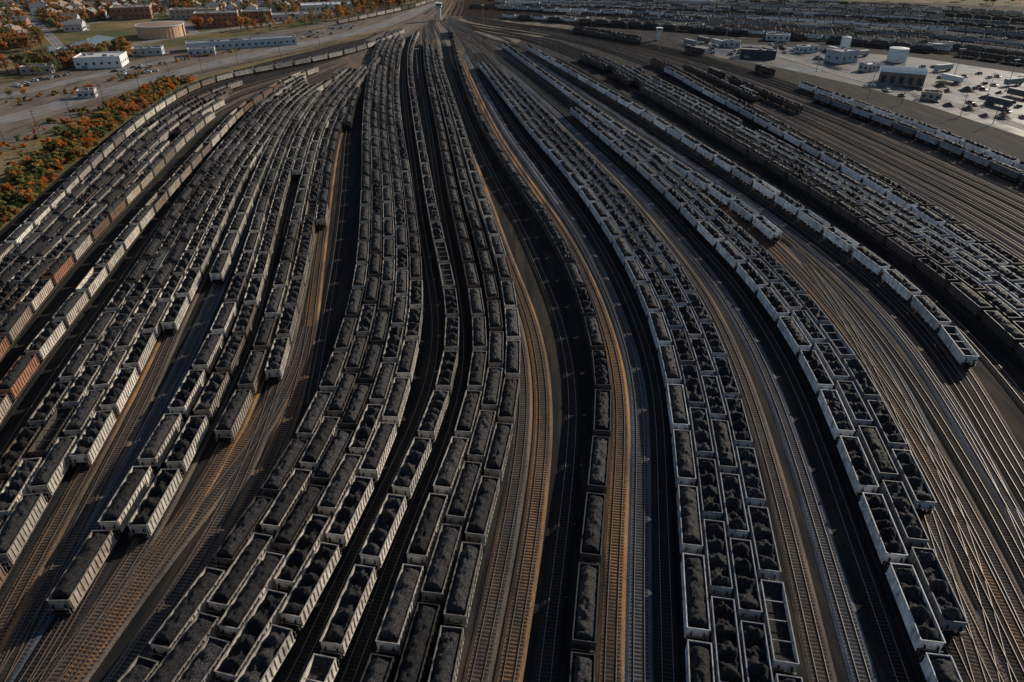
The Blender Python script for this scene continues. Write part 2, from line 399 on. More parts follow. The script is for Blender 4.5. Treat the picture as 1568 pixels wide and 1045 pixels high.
Q2=Cv([(150,1045),(250,905),(335,775),(388,655),(420,565),(438,497),(453,440),(466,380),(477,320),(488,260),(501,205),(522,160),(548,125),(574,92)])
T(P1,95,None,ballast='dark_ballast',train=(100,932),pal='pale',loads=MIX)
T(P2,95,None,ballast='tan_ballast',train=(104,815),pal='pale',loads=LUMP)
T(Q0,95,350,train=(106,264),pal='mixed',loads=LUMP)
T(Q1,92,None,ballast='rust_ballast',train=(98,668),pal='pale',loads=MIX)
T(Q2,92,None,ballast='tan_ballast',train=(102,574),pal='pale',loads=LUMP)
R=Cv([(190,1045),(290,890),(370,760),(420,665),(450,590),(468,510),(480,420),(491,340),(501,270),(512,210),(530,160),(556,120),(580,90)])
T(R,90,None,ballast='rust_ballast',train=(98,340),pal='mixed',loads=MIX)
S=Cv([(480,560),(500,450),(515,360),(524,280),(532,190),(542,150),(562,110),(586,82)])
T(S,82,600,ballast='dark_ballast',train=(88,190),pal='mixed',loads=MIX)
# ---- centre
tx,ty=plan(662,22); THR=(tx,ty,0.0)
E0=Cv([(150,1120),(205,1045),(240,1000),(330,880),(382,805),(435,725),(480,648),(508,580),(528,520),(543,470),(553,420),(559,370),(562,300),(562,200),(564,150),(570,100),(586,60),(606,38)])
E4=Cv([(330,1120),(388,1045),(415,1000),(472,895),(520,805),(562,722),(598,640),(622,560),(636,490),(638,430),(634,380),(628,330),(618,250),(610,200),(606,150),(608,100),(617,60),(634,38)])
for i,c in enumerate(group(E0,E4,5)):
    T(c,40,None,train=(44+3*i,None),pal='pale' if i==4 else 'mixed',loads=LOAF if i in(0,2) else MIX,phase=(0,7,3,11,5)[i])
F1=Cv([(440,1130),(485,1045),(520,962),(550,890),(590,800),(625,725),(657,655),(684,580),(694,515),(690,450),(677,390),(662,320),(650,250),(641,200),(633,150),(628,110),(630,70),(640,45)])
T(F1,38,None,train=(45,None),pal='pale',loads=LUMP)
T(off_cv(F1,-4.3),60,None); 
G0=Cv([(545,1120),(575,1045),(595,990),(622,900),(650,815),(680,740),(705,680),(725,610),(735,560),(735,500),(727,445),(715,390),(701,330),(688,270),(675,200),(664,150),(654,100),(651,60)])
G2=Cv([(660,1120),(675,1045),(688,985),(708,890),(732,800),(752,735),(770,670),(782,600),(787,550),(785,490),(778,440),(767,395),(752,345),(735,295),(720,245),(703,190),(687,140),(674,100),(665,60)])
T(off_cv(G0,-4.6),60,None)
for i,c in enumerate(group(G0,G2,3)):
    T(c,50,None,train=(58+8*i,None),pal='pale' if i==2 else 'mixed',loads=(LOAF,MIX,LOAF)[i],phase=(0,8,4)[i])
S2=Cv([(765,1120),(785,1000),(803,900),(818,800),(830,700),(834,620),(827,550),(810,480),(790,430),(767,370),(746,310),(724,250),(702,190),(684,140),(670,95),(664,60)],z=.3)
T(S2,55,None,ballast='rust_ballast')
T(off_cv(S2,-4.2),70,None,ballast='tan_ballast')
Hc=Cv([(888,1120),(890,1045),(894,960),(901,880),(910,790),(918,700),(925,620),(922,560),(907,495),(890,442),(870,398),(840,342),(803,290),(772,245),(745,200),(722,150),(704,100),(694,60),(688,35)])
T(Hc,35,None,train=(62,None),pal='dark',loads=MIX,ballast='dark_ballast')
HS=lerp_cv(S2,Hc,.5); T(HS,60,None)
tx,ty=plan(690,30); THR=(tx,ty,-.12)
I0=Cv([(1078,1120),(1073,1000),(1064,900),(1057,800),(1049,700),(1043,620),(1035,570),(1021,520),(1003,475),(977,420),(948,368),(918,322),(888,282),(850,236),(820,203),(790,165),(765,132),(742,100),(722,72)])
I3=Cv([(1222,1120),(1204,1035),(1192,950),(1179,880),(1164,800),(1149,730),(1130,655),(1108,580),(1084,510),(1052,440),(1020,390),(983,340),(943,290),(905,248),(866,208),(830,170),(795,135),(766,104),(740,76)])
for t,bl in ((.25,'rust_ballast'),(.5,'gray_ballast'),(.75,'dark_ballast')): T(lerp_cv(Hc,I0,t),70,None,ballast=bl)
for i,c in enumerate(group(I0,I3,4)):
    T(c,74,None,train=(90+9*i,None),pal='blue' if i==0 else 'steel',loads=(LOAF,LUMP,LUMP,LUMP)[i],phase=(2,9,5,12)[i])
J1=Cv([(1490,1140),(1450,1045),(1410,940),(1363,835),(1336,760),(1306,690),(1277,620),(1249,560),(1217,510),(1176,450),(1133,400),(1083,350),(1023,290),(973,245),(924,205),(882,170),(845,140),(805,110),(770,85),(745,65)])
for t,bl in ((.28,'tan_ballast'),(.55,'gray_ballast'),(.8,'dark_ballast')): T(lerp_cv(I3,J1,t),80,None,ballast=bl)
T(J1,66,None,train=(160,None),pal='blue',loads=LUMP)
T(off_cv(J1,4.3),80,None,train=(175,965),pal='steel',loads=LUMP,phase=0,ballast='dark_ballast')
T(off_cv(J1,8.5),90,None,train=(195,778),pal='steel',loads=LUMP,ballast='tan_ballast')
K=Cv([(1640,1045),(1568,900),(1500,770),(1420,640),(1350,540),(1270,440),(1205,372),(1170,340),(1138,317),(1100,292),(1050,260),(1000,229),(950,196),(905,165),(860,132),(820,103),(782,75),(755,55)])
T(K,56,None,ballast='tan_ballast',train=(66,360),pal='blue',loads=EMP)
for t,bl in ((.45,'dark_ballast'),(.75,'rust_ballast')): T(lerp_cv(off_cv(J1,8.5),K,t),120,None,ballast=bl)
L=Cv([(1700,900),(1620,760),(1568,680),(1520,600),(1476,532),(1448,497),(1412,460),(1368,420),(1320,385),(1268,350),(1213,312),(1158,277),(1100,241),(1040,204),(980,167),(920,133),(870,105),(825,80),(785,58)])
T(L,55,None,ballast='tan_ballast',train=(70,552),pal='blue',loads=EMP)
for t,bl in ((.3,'dark_ballast'),(.55,'gray_ballast'),(.8,'dark_ballast')): T(lerp_cv(K,L,t),95,None,ballast=bl)
ML=Cv([(1850,820),(1700,650),(1620,575),(1560,520),(1500,465),(1440,418),(1380,376),(1320,336),(1260,297),(1200,260),(1140,225),(1080,190),(1020,155),(960,122),(920,98),(870,76),(820,58)])
T(lerp_cv(L,ML,.5),90,None,ballast='dark_ballast')
for i in range(5):
    T(off_cv(ML,4.25*i),60,None,train=(80+5*i,None),pal=('dark','dark','steel','blue','steel')[i],loads=MIX,phase=random.uniform(0,14),gap=.04)
MR=Cv([(1800,540),(1640,455),(1568,412),(1500,367),(1440,328),(1380,292),(1300,247),(1220,204),(1150,166),(1085,133),(1040,108),(990,88),(930,68),(870,52)])
T(MR,55,None,train=(90,None),pal='dark',loads=MIX); T(off_cv(MR,-4.5),55,None,train=(100,None),pal='blue',loads=MIX)
tx,ty=plan(720,24); THR=(tx,ty,-.25)
O1=Cv([(1900,420),(1700,325),(1568,268),(1500,240),(1430,211),(1350,180),(1265,150),(1175,118),(1080,88),(990,66),(900,50),(830,38)])
for k,t in enumerate((.1,.18,.26,.34,.42,.5,.58,.67,.76,.86)):
    T(lerp_cv(MR,O1,t),52+k,None,ballast=('tan_ballast','dark_ballast','tan_ballast')[k%3],train=((118,165) if k==5 else (100,150) if k==2 else None),pal='dark',loads=MIX)
T(O1,40,None,train=(140,None),pal='steel',loads=MIX); T(off_cv(O1,9),40,None,train=(120,None),pal='blue',loads=MIX)
T(off_cv(O1,4.5),40,None,train=(42,62),pal='dark')
T(off_cv(O1,14),40,None,ballast='tan_ballast',train=(41,58),pal='dark')
# ladder crossovers bottom right
for pts,bl in (([(1235,405),(1300,500),(1350,600),(1400,720),(1440,850),(1475,960),(1500,1045)],'tan_ballast'),
            ([(1215,375),(1290,460),(1380,590),(1450,740),(1500,880),(1540,1045)],'gray_ballast'),
            ([(1240,375),(1330,450),(1430,570),(1510,700),(1568,820),(1640,1000)],'rust_ballast')):
    c=Cv(pts,z=.3); build_track(cvpts(c,NEAR if pts[-1][1]>1000 else Dof(pts[-1][1],.3),Dof(pts[0][1],.3)),bl)
# crossovers bottom left
for pts,bl in (([(440,560),(400,640),(330,740),(230,850),(100,1000),(60,1045)],'rust_ballast'),([(470,500),(440,600),(350,730),(220,890),(110,1045)],'tan_ballast')):
    c=Cv(pts,z=.3); build_track(cvpts(c,NEAR,Dof(pts[0][1],.3)),bl)
# ---- far right classification yard (tracks running across)
def resample(pts,step=8.0):
    P=np.array(pts,float); m=np.gradient(P,axis=0); out=[]
    for i in range(len(P)-1):
        n=max(2,int(np.linalg.norm(P[i+1]-P[i])/step))
        for k in range(n):
            t=k/n; out.append((2*t**3-3*t*t+1)*P[i]+(t**3-2*t*t+t)*m[i]+(-2*t**3+3*t*t)*P[i+1]+(t**3-t*t)*m[i+1])
    out.append(P[-1]); return np.array(out)
Z0=[plan(x,y) for x,y in ((690,24),(830,34),(1000,45),(1200,60),(1400,78),(1568,100),(1750,130))]
Z1=[plan(x,y) for x,y in ((700,2),(830,2),(1000,4),(1200,8),(1400,14),(1568,24),(1750,38))]
nz=26
for i in range(nz):
    t=i/(nz-1); t=t**1.15
    pts=[(a[0]*(1-t)+b_[0]*t,a[1]*(1-t)+b_[1]*t) for a,b_ in zip(Z0,Z1)]
    P=resample(pts); build_track(P,'tan_ballast' if i%2==0 else 'rust_ballast',ties=False)
    if i%4!=2:
        a=int(len(P)*random.uniform(.03,.4)); e=int(len(P)*random.uniform(.75,1))
        place_cars(P[a:e],pal=('dark','blue','steel','mixed','pale')[i%5],loads=EMP,gap=.08)
# line beside the highway, far left
WL=resample([plan(x,y) for x,y in ((-200,150),(0,128),(200,92),(330,75),(450,52),(560,30),(650,8),(700,-15))])
build_track(WL,'tan_ballast',ties=False); place_cars(WL[len(WL)//2:],pal='mixed',loads=MIX)
WL2=resample([plan(x,y) for x,y in ((-200,262),(0,205),(120,168),(250,126),(400,92),(520,66),(610,38),(665,10))])
build_track(WL2,'tan_ballast',ties=False)
# main lines leaving the throat to the north
for i in range(7):
    x0,y0=plan(648+9*i,30); x1,y1=plan(680+4*i,-12); build_track(resample([(x0,y0),((x0+x1)/2+4,(y0+y1)/2),(x1,y1)]),('tan_ballast','rust_ballast')[i%2],ties=False)
print('cars',ncar,time.time()-T0)

# ------------------------------------------------------------------ ground sheets
def patch(name,pts,z,k,img=True):
    w=[(*(plan(x,y) if img else (x,y)),z) for x,y in pts]
    me=bpy.data.meshes.new(name); me.from_pydata(w,[],[tuple(range(len(w)))]); me.materials.append(M[k]); me.update()
    o=obj(name,me)
    if me.polygons[0].normal.z<0: me.flip_normals()
    return o
me=bpy.data.meshes.new('ground'); S_=9000
me.from_pydata([(-S_,-S_,-.02),(S_,-S_,-.02),(S_,S_,-.02),(-S_,S_,-.02)],[],[(0,1,2,3)]); me.materials.append(M['grass']); obj('ground',me)
yl=[plan(x,y) for x,y in ((-150,520),(-20,372),(100,262),(200,182),(290,128),(420,92),(560,58),(640,22),(720,-5),(1000,-5),(1400,4),(1800,20))]
patch('yard_ground',[(-170,-60)]+yl+[(900,-60)],-.012,'yard',img=False)
patch('ladder_ground',[(1195,365),(1300,420),(1420,520),(1500,590),(1560,690),(1700,900),(1700,1200),(1540,1200),(1450,900),(1340,650),(1260,480)],-.006,'ladderground')
patch('throat_gravel',[(560,62),(640,22),(760,22),(900,44),(800,62),(740,90),(700,110),(655,70),(600,70)],-.007,'tanground')
patch('west_lot_ground',[(-200,290),(0,232),(120,180),(200,146),(300,118),(430,86),(560,50),(640,15),(600,10),(480,38),(330,62),(200,85),(0,130),(-200,165)],-.008,'tanground')
patch('concrete_lot',[(1040,62),(1180,70),(1400,88),(1750,140),(1750,260),(1568,210),(1430,165),(1330,135),(1200,105),(1100,88)],-.004,'wet')
patch('empty_track_soil',[(1310,190),(1380,195),(1568,270),(1800,360),(1800,450),(1568,350),(1400,265)],-.006,'ladderground')
patch('canal_water',[(70,84),(110,80),(150,70),(178,58),(150,54),(120,64),(70,72),(30,84)],.01,'water')
patch('dry_field',[(760,-2),(1000,2),(1180,0),(1180,-12),(760,-12)],-.004,'grass')
def ribbon(name,pts,w,z,k,off=0.0,dash=None,P=None):
    P=resample(pts,6) if P is None else P
    d=np.gradient(P,axis=0); d/=np.linalg.norm(d,axis=1)[:,None]; n=np.stack([d[:,1],-d[:,0]],1)
    b=MB(); vs=[]
    for p,q in zip(P,n): vs+=[(*(p+q*(off-w/2)),z),(*(p+q*(off+w/2)),z)]
    b.add(vs,[(2*i,2*i+1,2*i+3,2*i+2) for i in range(len(P)-1) if not dash or i%dash==0],k)
    return obj(name,b.mesh(name))
roadpts=[]; nroad=0
def road(pts,w):
    global nroad; nroad+=1
    pts=[plan(x,y) for x,y in pts]; P=resample(pts,6); zz=nroad*.012
    for p in P: roadpts.append((p[0],p[1],w/2+4))
    ribbon('road',pts,w,.004+zz,'asphalt',P=P)
    for o in (-w/2+.4,w/2-.4): ribbon('road_edge_line',pts,.2,.008+zz,'line',off=o,P=P)
    ribbon('road_centre_line',pts,.2,.008+zz,'line',dash=2,P=P)
    for o in (-w/2-.15,w/2+.15): ribbon('road_kerb',pts,.3,.12+zz,'kerb',off=o,P=P)
road([(-200,225),(0,186),(130,150),(260,115),(400,82),(520,56),(600,34),(655,8),(690,-18)],15)
road([(-200,172),(0,148),(120,122),(240,97),(330,78)],10)
road([(-200,118),(0,95),(110,88),(200,70),(300,52),(420,36),(520,18),(560,-10)],9)
for pts in ([(0,60),(150,35),(300,12),(420,-5)],[(100,82),(60,40),(20,5),(0,-15)],[(300,52),(260,20),(240,-5)],[(420,36),(400,8),(395,-12)]): road(pts,7)
road([(1040,70),(1180,84),(1300,118),(1430,150),(1568,195),(1750,250)],7)

# ------------------------------------------------------------------ vegetation
def tree_mesh(seed,h=9.0,r=3.6,leaves=620,shrub=False):
    rnd=random.Random(seed); b=MB()
    th=h*(.3 if not shrub else .12)
    b.cyl((0,0,0),.28 if not shrub else .1,th,'bark',n=6,r2=.16 if not shrub else .06)
    lobes=[]
    nl=rnd.randint(6,9)
    for i in range(nl):
        a=rnd.uniform(0,6.28); d=rnd.uniform(.15,.65)*r; z=th+rnd.uniform(.1,.85)*(h-th)
        lobes.append((d*math.cos(a),d*math.sin(a),z,rnd.uniform(.3,.5)*r*(1.15-.5*(z-th)/(h-th))))
        x,y,z_=lobes[-1][:3]; s=.07
        b.add([(-s,0,th*.8),(s,0,th*.8),(x+s*.3,y,z_),(x-s*.3,y,z_)],[(0,1,2,3)],'bark')
        b.add([(0,-s,th*.8),(0,s,th*.8),(x,y+s*.3,z_),(x,y-s*.3,z_)],[(0,1,2,3)],'bark')
    vs=[];fs=[]
    for i in range(leaves):
        lx,ly,lz,lr=rnd.choice(lobes)
        v=Vector((rnd.gauss(0,1),rnd.gauss(0,1),rnd.gauss(0,1))).normalized()*lr*rnd.uniform(.55,1.08)
        c=Vector((lx,ly,lz))+Vector((v.x,v.y,v.z*.8)); s=rnd.uniform(.2,.5)*(r/3.6)**.5
        a=Vector((rnd.gauss(0,1),rnd.gauss(0,1),rnd.gauss(0,.6))).normalized(); q=a.orthogonal().normalized()
        o=len(vs); vs+=[tuple(c+a*s),tuple(c+q*s*.8),tuple(c-a*s),tuple(c-q*s*.8)]; fs.append((o,o+1,o+2,o+3))
    b.add(vs,fs,'leaf'); return b.mesh('tree_crown')
TR=[tree_mesh(i,h=random.uniform(8,12),r=random.uniform(3.4,4.6)) for i in range(6)]
SH=[tree_mesh(40+i,h=random.uniform(2.6,4.2),r=random.uniform(1.9,2.7),leaves=700,shrub=True) for i in range(5)]
LC=[(.32,.14,.045),(.24,.13,.05),(.17,.12,.055),(.11,.105,.045),(.34,.19,.07),(.17,.10,.045),(.09,.10,.04),(.24,.10,.04),(.20,.15,.075)]
def inpoly(x,y,P):
    c=False;j=len(P)-1
    for i in range(len(P)):
        if (P[i][1]>y)!=(P[j][1]>y) and x<(P[j][0]-P[i][0])*(y-P[i][1])/(P[j][1]-P[i][1])+P[i][0]: c=not c
        j=i
    return c
def scatter(poly,n,seed):
    rnd=random.Random(seed); P=[plan(x,y) for x,y in poly]; xs=[p[0] for p in P]; ys=[p[1] for p in P]; out=[]
    tries=0
    while len(out)<n and tries<n*60:
        tries+=1
        x=rnd.uniform(min(xs),max(xs)); y=rnd.uniform(min(ys),max(ys))
        if inpoly(x,y,P): out.append((x,y))
    return out
def empty(name):
    e=bpy.data.objects.new(name,None); COL.objects.link(e); return e
keep=[] # (x,y,r) reserved building spots
def clear(x,y,r=0): return all((a-x)**2+(b_-y)**2>(c+r)**2 for a,b_,c in keep)
def offroad(x,y,r=0): return all((a-x)**2+(b_-y)**2>(c+r)**2 for a,b_,c in roadpts)

# ------------------------------------------------------------------ buildings
def warehouse(name,img,w,d,h,rz=0,col=(.45,.43,.4),roof='roofpale',storeys=1,wallk='wall',sill=None):
    x,y=plan(*img); b=MB()
    b.box(-w/2,w/2,-d/2,d/2,0,h,wallk,top=roof)
    for a in ((-w/2-.1,w/2+.1,-d/2-.1,-d/2+.35),(-w/2-.1,w/2+.1,d/2-.35,d/2+.1),(-w/2-.1,-w/2+.35,-d/2+.35,d/2-.35),(w/2-.35,w/2+.1,-d/2+.35,d/2-.35)):
        b.box(*a,h+.002,h+.6,'wall')
    for s in range(storeys):
        z=h*(s+.35)/storeys; hh=min(1.8,h/storeys*.45)
        n=max(3,int(w/4.5))
        for i in range(n):
            cx=-w/2+(i+.5)*w/n
            for sy in (-1,1): b.box(cx-.8,cx+.8,sy*d/2-.04,sy*d/2+.04,z,z+hh*.8,'glass')
        n=max(2,int(d/4.5))
        for i in range(n):
            cy=-d/2+(i+.5)*d/n
            for sx in (-1,1): b.box(sx*w/2-.04,sx*w/2+.04,cy-.8,cy+.8,z,z+hh*.8,'glass')
    b.box(-w*.3-1.8,-w*.3+1.8,-d/2-.08,-d/2+.02,0,min(3.6,h*.3),'galv')
    rnd=random.Random(int(img[0]*7+img[1]))
    for i in range(max(3,int(w*d/110))):
        cx=rnd.uniform(-w*.42,w*.42); cy=rnd.uniform(-d*.4,d*.4); s=rnd.uniform(.6,1.6); b.box(cx-s,cx+s,cy-s*.7,cy+s*.7,h+.003,h+rnd.uniform(.8,1.8),'galv')
    keep.append((x,y,max(w,d)*.55)); return obj(name,b.mesh(name),(x,y,0),rz,color=col)
def tank(name,img,r,h,k='wall',col=(.4,.3,.2),cone=1.5,roof='roofpale'):
    x,y=plan(*img); b=MB(); b.cyl((0,0,0),r,h,k,n=40); b.cyl((0,0,h+.003),r*1.03,.4,'trim',n=40); b.cyl((0,0,h+.41),r*.98,cone,roof,n=40,r2=r*.12)
    for i in range(20):
        a=i*math.pi/10; b.box(r*math.cos(a)-.15,r*math.cos(a)+.15,r*math.sin(a)-.15,r*math.sin(a)+.15,0,h,k)
    b.box(r-.1,r+.7,-.4,.4,0,h+.5,'galv')
    keep.append((x,y,r*1.2)); return obj(name,b.mesh(name),(x,y,0),color=col)
tank('round_arena_building',(249,55),18,8.5,col=(.50,.32,.20),cone=1.6,roof='roofbrown')
warehouse('long_warehouse',(372,72),78,13,5,rz=math.radians(24),col=(.34,.40,.46),roof='roofgray')
warehouse('white_workshop_building',(158,101),28,18,6.5,rz=math.radians(12),col=(.62,.62,.60))
warehouse('office_block',(120,88),22,12,6,rz=.2,col=(.3,.3,.3),roof='roofgray',storeys=2)
warehouse('brick_apartment_block',(335,40),36,14,11,rz=.25,roof='roofgray',storeys=3,wallk='brick')
warehouse('brick_apartment_block',(395,33),26,14,9,rz=.25,roof='roofgray',storeys=3,wallk='brick')
warehouse('brick_mill_building',(205,28),34,18,10,rz=.3,roof='roofbrown',storeys=2,wallk='brick')
warehouse('school_building',(300,28),42,14,8,rz=.2,col=(.4,.3,.22),roof='roofgray',storeys=2)
warehouse('flat_roof_store',(455,30),44,18,5,rz=.3,col=(.5,.48,.45),roof='roofgray')
warehouse('flat_roof_store',(500,16),50,24,6,rz=.3,col=(.55,.54,.52))
warehouse('depot_office',(228,84),20,10,4.5,rz=.25,col=(.35,.37,.4),roof='roofgray')
warehouse('depot_office',(310,84),18,8,4,rz=.3,col=(.4,.4,.4),roof='roofgray')
warehouse('depot_office',(60,112),18,8,4,rz=.2,col=(.32,.3,.28),roof='roofgray')
def house(seed):
    rnd=random.Random(seed); w=rnd.uniform(8,11); d=rnd.uniform(9,13); h=rnd.uniform(4.6,6.4); r=rnd.uniform(2.4,3.4); b=MB()
    b.box(-w/2,w/2,-d/2,d/2,0,h,'wall')
    b.add([(-w/2,-d/2,h),(w/2,-d/2,h),(0,-d/2,h+r),(-w/2,d/2,h),(w/2,d/2,h),(0,d/2,h+r)],[(0,1,2),(3,5,4)],'wall')
    k='roofgray' if seed%3 else 'roofbrown'; o=.5
    for sx in (-1,1):
        s=r/(w/2); vs=[(sx*(w/2+o),-d/2-o,h-o*s+.05),(0,-d/2-o,h+r+.05),(0,d/2+o,h+r+.05),(sx*(w/2+o),d/2+o,h-o*s+.05)]
        b.add(vs+[(a,c,e+.15) for a,c,e in vs],[(0,1,2,3),(4,5,6,7),(0,1,5,4),(3,2,6,7),(0,3,7,4)],k)
    b.box(w*.15,w*.15+.9,-.4,.5,h+.5,h+r+1,'brick')
    for sy in (-1,1):
        for cx in (-w*.28,w*.28):
            for z in (1,h-1.8): b.box(cx-.55,cx+.55,sy*d/2-.04,sy*d/2+.04,z,z+1.2,'glass')
        b.box(-.5,.5,sy*d/2-.05,sy*d/2+.05,0,2.1,'trim')
    for sx in (-1,1):
        for cy in (-d*.3,0,d*.3): b.box(sx*w/2-.04,sx*w/2+.04,cy-.55,cy+.55,1.2,2.5,'glass')
    b.box(-w*.35,w*.35,-d/2-2.2,-d/2-.06,0,.3,'kerb'); b.box(-w*.4,w*.4,-d/2-2.4,-d/2-.55,2.6,2.75,k)
    for cx in (-w*.33,w*.33): b.box(cx-.08,cx+.08,-d/2-2.15,-d/2-1.99,.3,2.6,'trim')
    return b.mesh('house')
HM=[house(i) for i in range(6)]
TOWN=[(-130,95),(60,64),(160,34),(250,25),(420,22),(540,8),(640,-4),(650,-22),(-130,-22)]
HC=[(.62,.60,.56),(.48,.46,.42),(.55,.47,.36),(.42,.46,.48),(.33,.15,.10),(.70,.68,.62)]
rnd=random.Random(3); nh=0
for x,y in scatter(TOWN,2600,5):
    if nh>=400: break
    if clear(x,y,6) and offroad(x,y,3):
        obj('house',rnd.choice(HM),(x,y,0),.25+rnd.choice((0,1.571,3.14)),rnd.uniform(1.0,1.2),color=rnd.choice(HC)); keep.append((x,y,8)); nh+=1
warehouse('gatehouse',(135,149),9,6,3.6,rz=.3,col=(.4,.38,.36),roof='roofgray')
et=empty('distant_town_trees')
for x,y in scatter(TOWN,3000,9)+scatter([(-200,125),(-200,100),(60,78),(100,60),(20,66)],140,10)+scatter([(260,44),(560,5),(600,18),(420,50)],170,10)+scatter([(0,110),(110,96),(200,78),(200,90),(60,118)],80,16)+scatter([(520,6),(640,0),(650,6),(600,16)],60,17):
    if clear(x,y,-2.5) and offroad(x,y,-1): obj('tree_crown',rnd.choice(TR),(x,y,0),rnd.uniform(0,6),rnd.uniform(.6,1.2),rnd.choice(LC),et)
et=empty('distant_tree_belt')
for x,y in scatter([(940,-2),(1200,0),(1500,8),(1800,20),(1800,-30),(940,-30)],420,11)+scatter([(640,0),(940,-3),(940,-20),(660,-25)],120,12):
    obj('tree_crown',rnd.choice(TR),(x,y,0),rnd.uniform(0,6),rnd.uniform(.6,1.1),rnd.choice(LC),et)
es=empty('autumn_shrub_belt')
SHC=[(.36,.12,.025),(.29,.09,.022),(.28,.17,.045),(.16,.13,.045),(.085,.095,.035),(.22,.12,.045),(.11,.11,.04)]
SHG=[(.08,.09,.028),(.14,.13,.038),(.19,.16,.05),(.10,.095,.035),(.06,.065,.026)]
for x,y in scatter([(-150,500),(-15,366),(40,318),(110,252),(190,186),(262,140),(300,122),(250,128),(200,148),(120,196),(60,240),(0,285),(-150,370)],900,13):
    w=(y-200)/180+rnd.uniform(-.4,.4)
    obj('shrub_crown',rnd.choice(SH),(x,y,0),rnd.uniform(0,6),rnd.uniform(.5,1.3),rnd.choice(SHC if w>.35 else SHG),es)
for x,y in scatter([(-100,330),(0,262),(120,190),(200,148),(120,168),(0,215),(-100,255)],90,14)+scatter([(180,120),(300,90),(420,70),(300,82)],30,15)+scatter([(0,160),(130,132),(230,108),(230,114),(0,172)],40,15):
    obj('shrub_crown',rnd.choice(SH),(x,y,0),rnd.uniform(0,6),rnd.uniform(.3,.8),rnd.choice(SHC),es)
for im,c in (((40,148),(.34,.17,.04)),((18,150),(.18,.13,.05)),((205,175),(.32,.12,.03)),((225,172),(.18,.09,.03)),((195,160),(.12,.10,.04)),((250,152),(.26,.10,.03))):
    x,y=plan(*im); obj('autumn_tree',TR[1],(x,y,0),1,.6,c)

# ------------------------------------------------------------------ industrial compound (right)
def shed():
    b=MB(); w,d,h=14,24,7
    b.box(-w/2,w/2,-d/2,d/2,0,h,'wall')
    n=3
    for i in range(n):
        x0=-w/2+i*w/n; x1=x0+w/n
        b.prism([(x0,h+.003),(x1,h+.003),((x0+x1)/2,h+1.6)],-d/2-.3,d/2+.3,'white',axis='y')
    for i in range(5):
        cy=-d/2+(i+.5)*d/5; b.box(-w/2-.05,-w/2+.03,cy-1.2,cy+1.2,1,5,'glass'); b.box(w/2-.03,w/2+.05,cy-1.2,cy+1.2,1,5,'glass')
    for cx in (-4.6,0,4.6): b.box(cx-1.7,cx+1.7,-d/2-.05,-d/2+.03,0,5.5,'galv')
    b.box(w/2+.01,w/2+4,-6,8,0,3.4,'wall',top='roofpale')
    return b.mesh('maintenance_shed')
x,y=plan(1378,128); obj('maintenance_shed',shed(),(x,y,0),math.radians(64),color=(.16,.13,.11)); keep.append((x,y,14))
tank('white_storage_tank',(1372,94),6,8,k='white',cone=.6); tank('white_storage_tank',(1290,86),3,12,k='white',cone=.8)
warehouse('corrugated_plant_building',(1287,94),17,13,7,rz=.5,col=(.34,.37,.41),roof='roofgray'); warehouse('dark_workshop',(1160,88),24,10,5,rz=-.35,col=(.05,.05,.06),roof='roofgray')
warehouse('low_store_building',(1235,80),15,7,4,rz=.4,col=(.5,.5,.5)); warehouse('low_store_building',(1440,76),18,8,4,rz=.2,col=(.45,.45,.45),roof='roofgray')
warehouse('yard_office',(1425,152),10,6,3.5,rz=-.6,col=(.35,.28,.24),roof='roofgray'); warehouse('yard_office',(1190,62),18,7,4,rz=-.3,col=(.45,.45,.45))
warehouse('yard_office',(1330,108),12,7,4,rz=.5,col=(.4,.38,.36)); warehouse('yard_office',(1120,72),12,7,4,rz=-.3,col=(.4,.38,.36),roof='roofgray')
warehouse('terminal_shed',(800,12),36,9,5,rz=-.1,col=(.4,.4,.4),roof='roofgray'); warehouse('terminal_shed',(1060,10),44,10,6,rz=-.2,col=(.45,.45,.45))
warehouse('terminal_shed',(880,5),30,9,5,rz=-.1,col=(.4,.4,.4)); warehouse('terminal_shed',(1250,8),40,10,6,rz=-.2,col=(.4,.4,.42),roof='roofgray')
def tower(img,h=22,s=1):
    b=MB(); b.box(-2,2,-2,2,0,h*.7,'trim'); b.box(-3.4,3.4,-3.4,3.4,h*.7,h*.74,'galv'); b.box(-3,3,-3,3,h*.74+.002,h*.78,'white'); b.box(-2.9,2.9,-2.9,2.9,h*.78,h*.9,'glass')
    for sx in (-1,1):
        for sy in (-1,1): b.box(sx*2.95-.12,sx*2.95+.12,sy*2.95-.12,sy*2.95+.12,h*.78,h*.9,'white')
    b.box(-3.6,3.6,-3.6,3.6,h*.9,h*.94,'white'); b.cyl((0,0,h*.94),.12,h*.2,'galv',n=6)
    x,y=plan(*img); obj('yard_control_tower',b.mesh('yard_control_tower'),(x,y,0),0,s)
tower((673,32),20,.8); tower((1008,62),14,.7)
def heap(seed):
    b=MB(); n=12; vs=[]
    for i in range(n+1):
        for j in range(n+1):
            u=-1+2*i/n; v=-1+2*j/n; r=math.hypot(u,v); z=max(0,1-r)*2.2; z*=1+.5*noise.noise(Vector((u*2.5+seed,v*2.5,0)))
            vs.append((u*4,v*3,z-.02))
    b.add(vs,[(i*(n+1)+j,(i+1)*(n+1)+j,(i+1)*(n+1)+j+1,i*(n+1)+j+1) for i in range(n) for j in range(n)],'dirt'); return b.mesh('spoil_heap',smooth=('dirt',))
hp=[heap(i*3.1) for i in range(3)]
for x,y in scatter([(1420,120),(1568,150),(1700,200),(1568,200),(1430,160)],22,31)+scatter([(1100,66),(1330,82),(1330,100),(1100,84)],14,32):
    if clear(x,y,4): obj('spoil_heap',random.choice(hp),(x,y,0),random.uniform(0,6),random.uniform(.5,1.3))
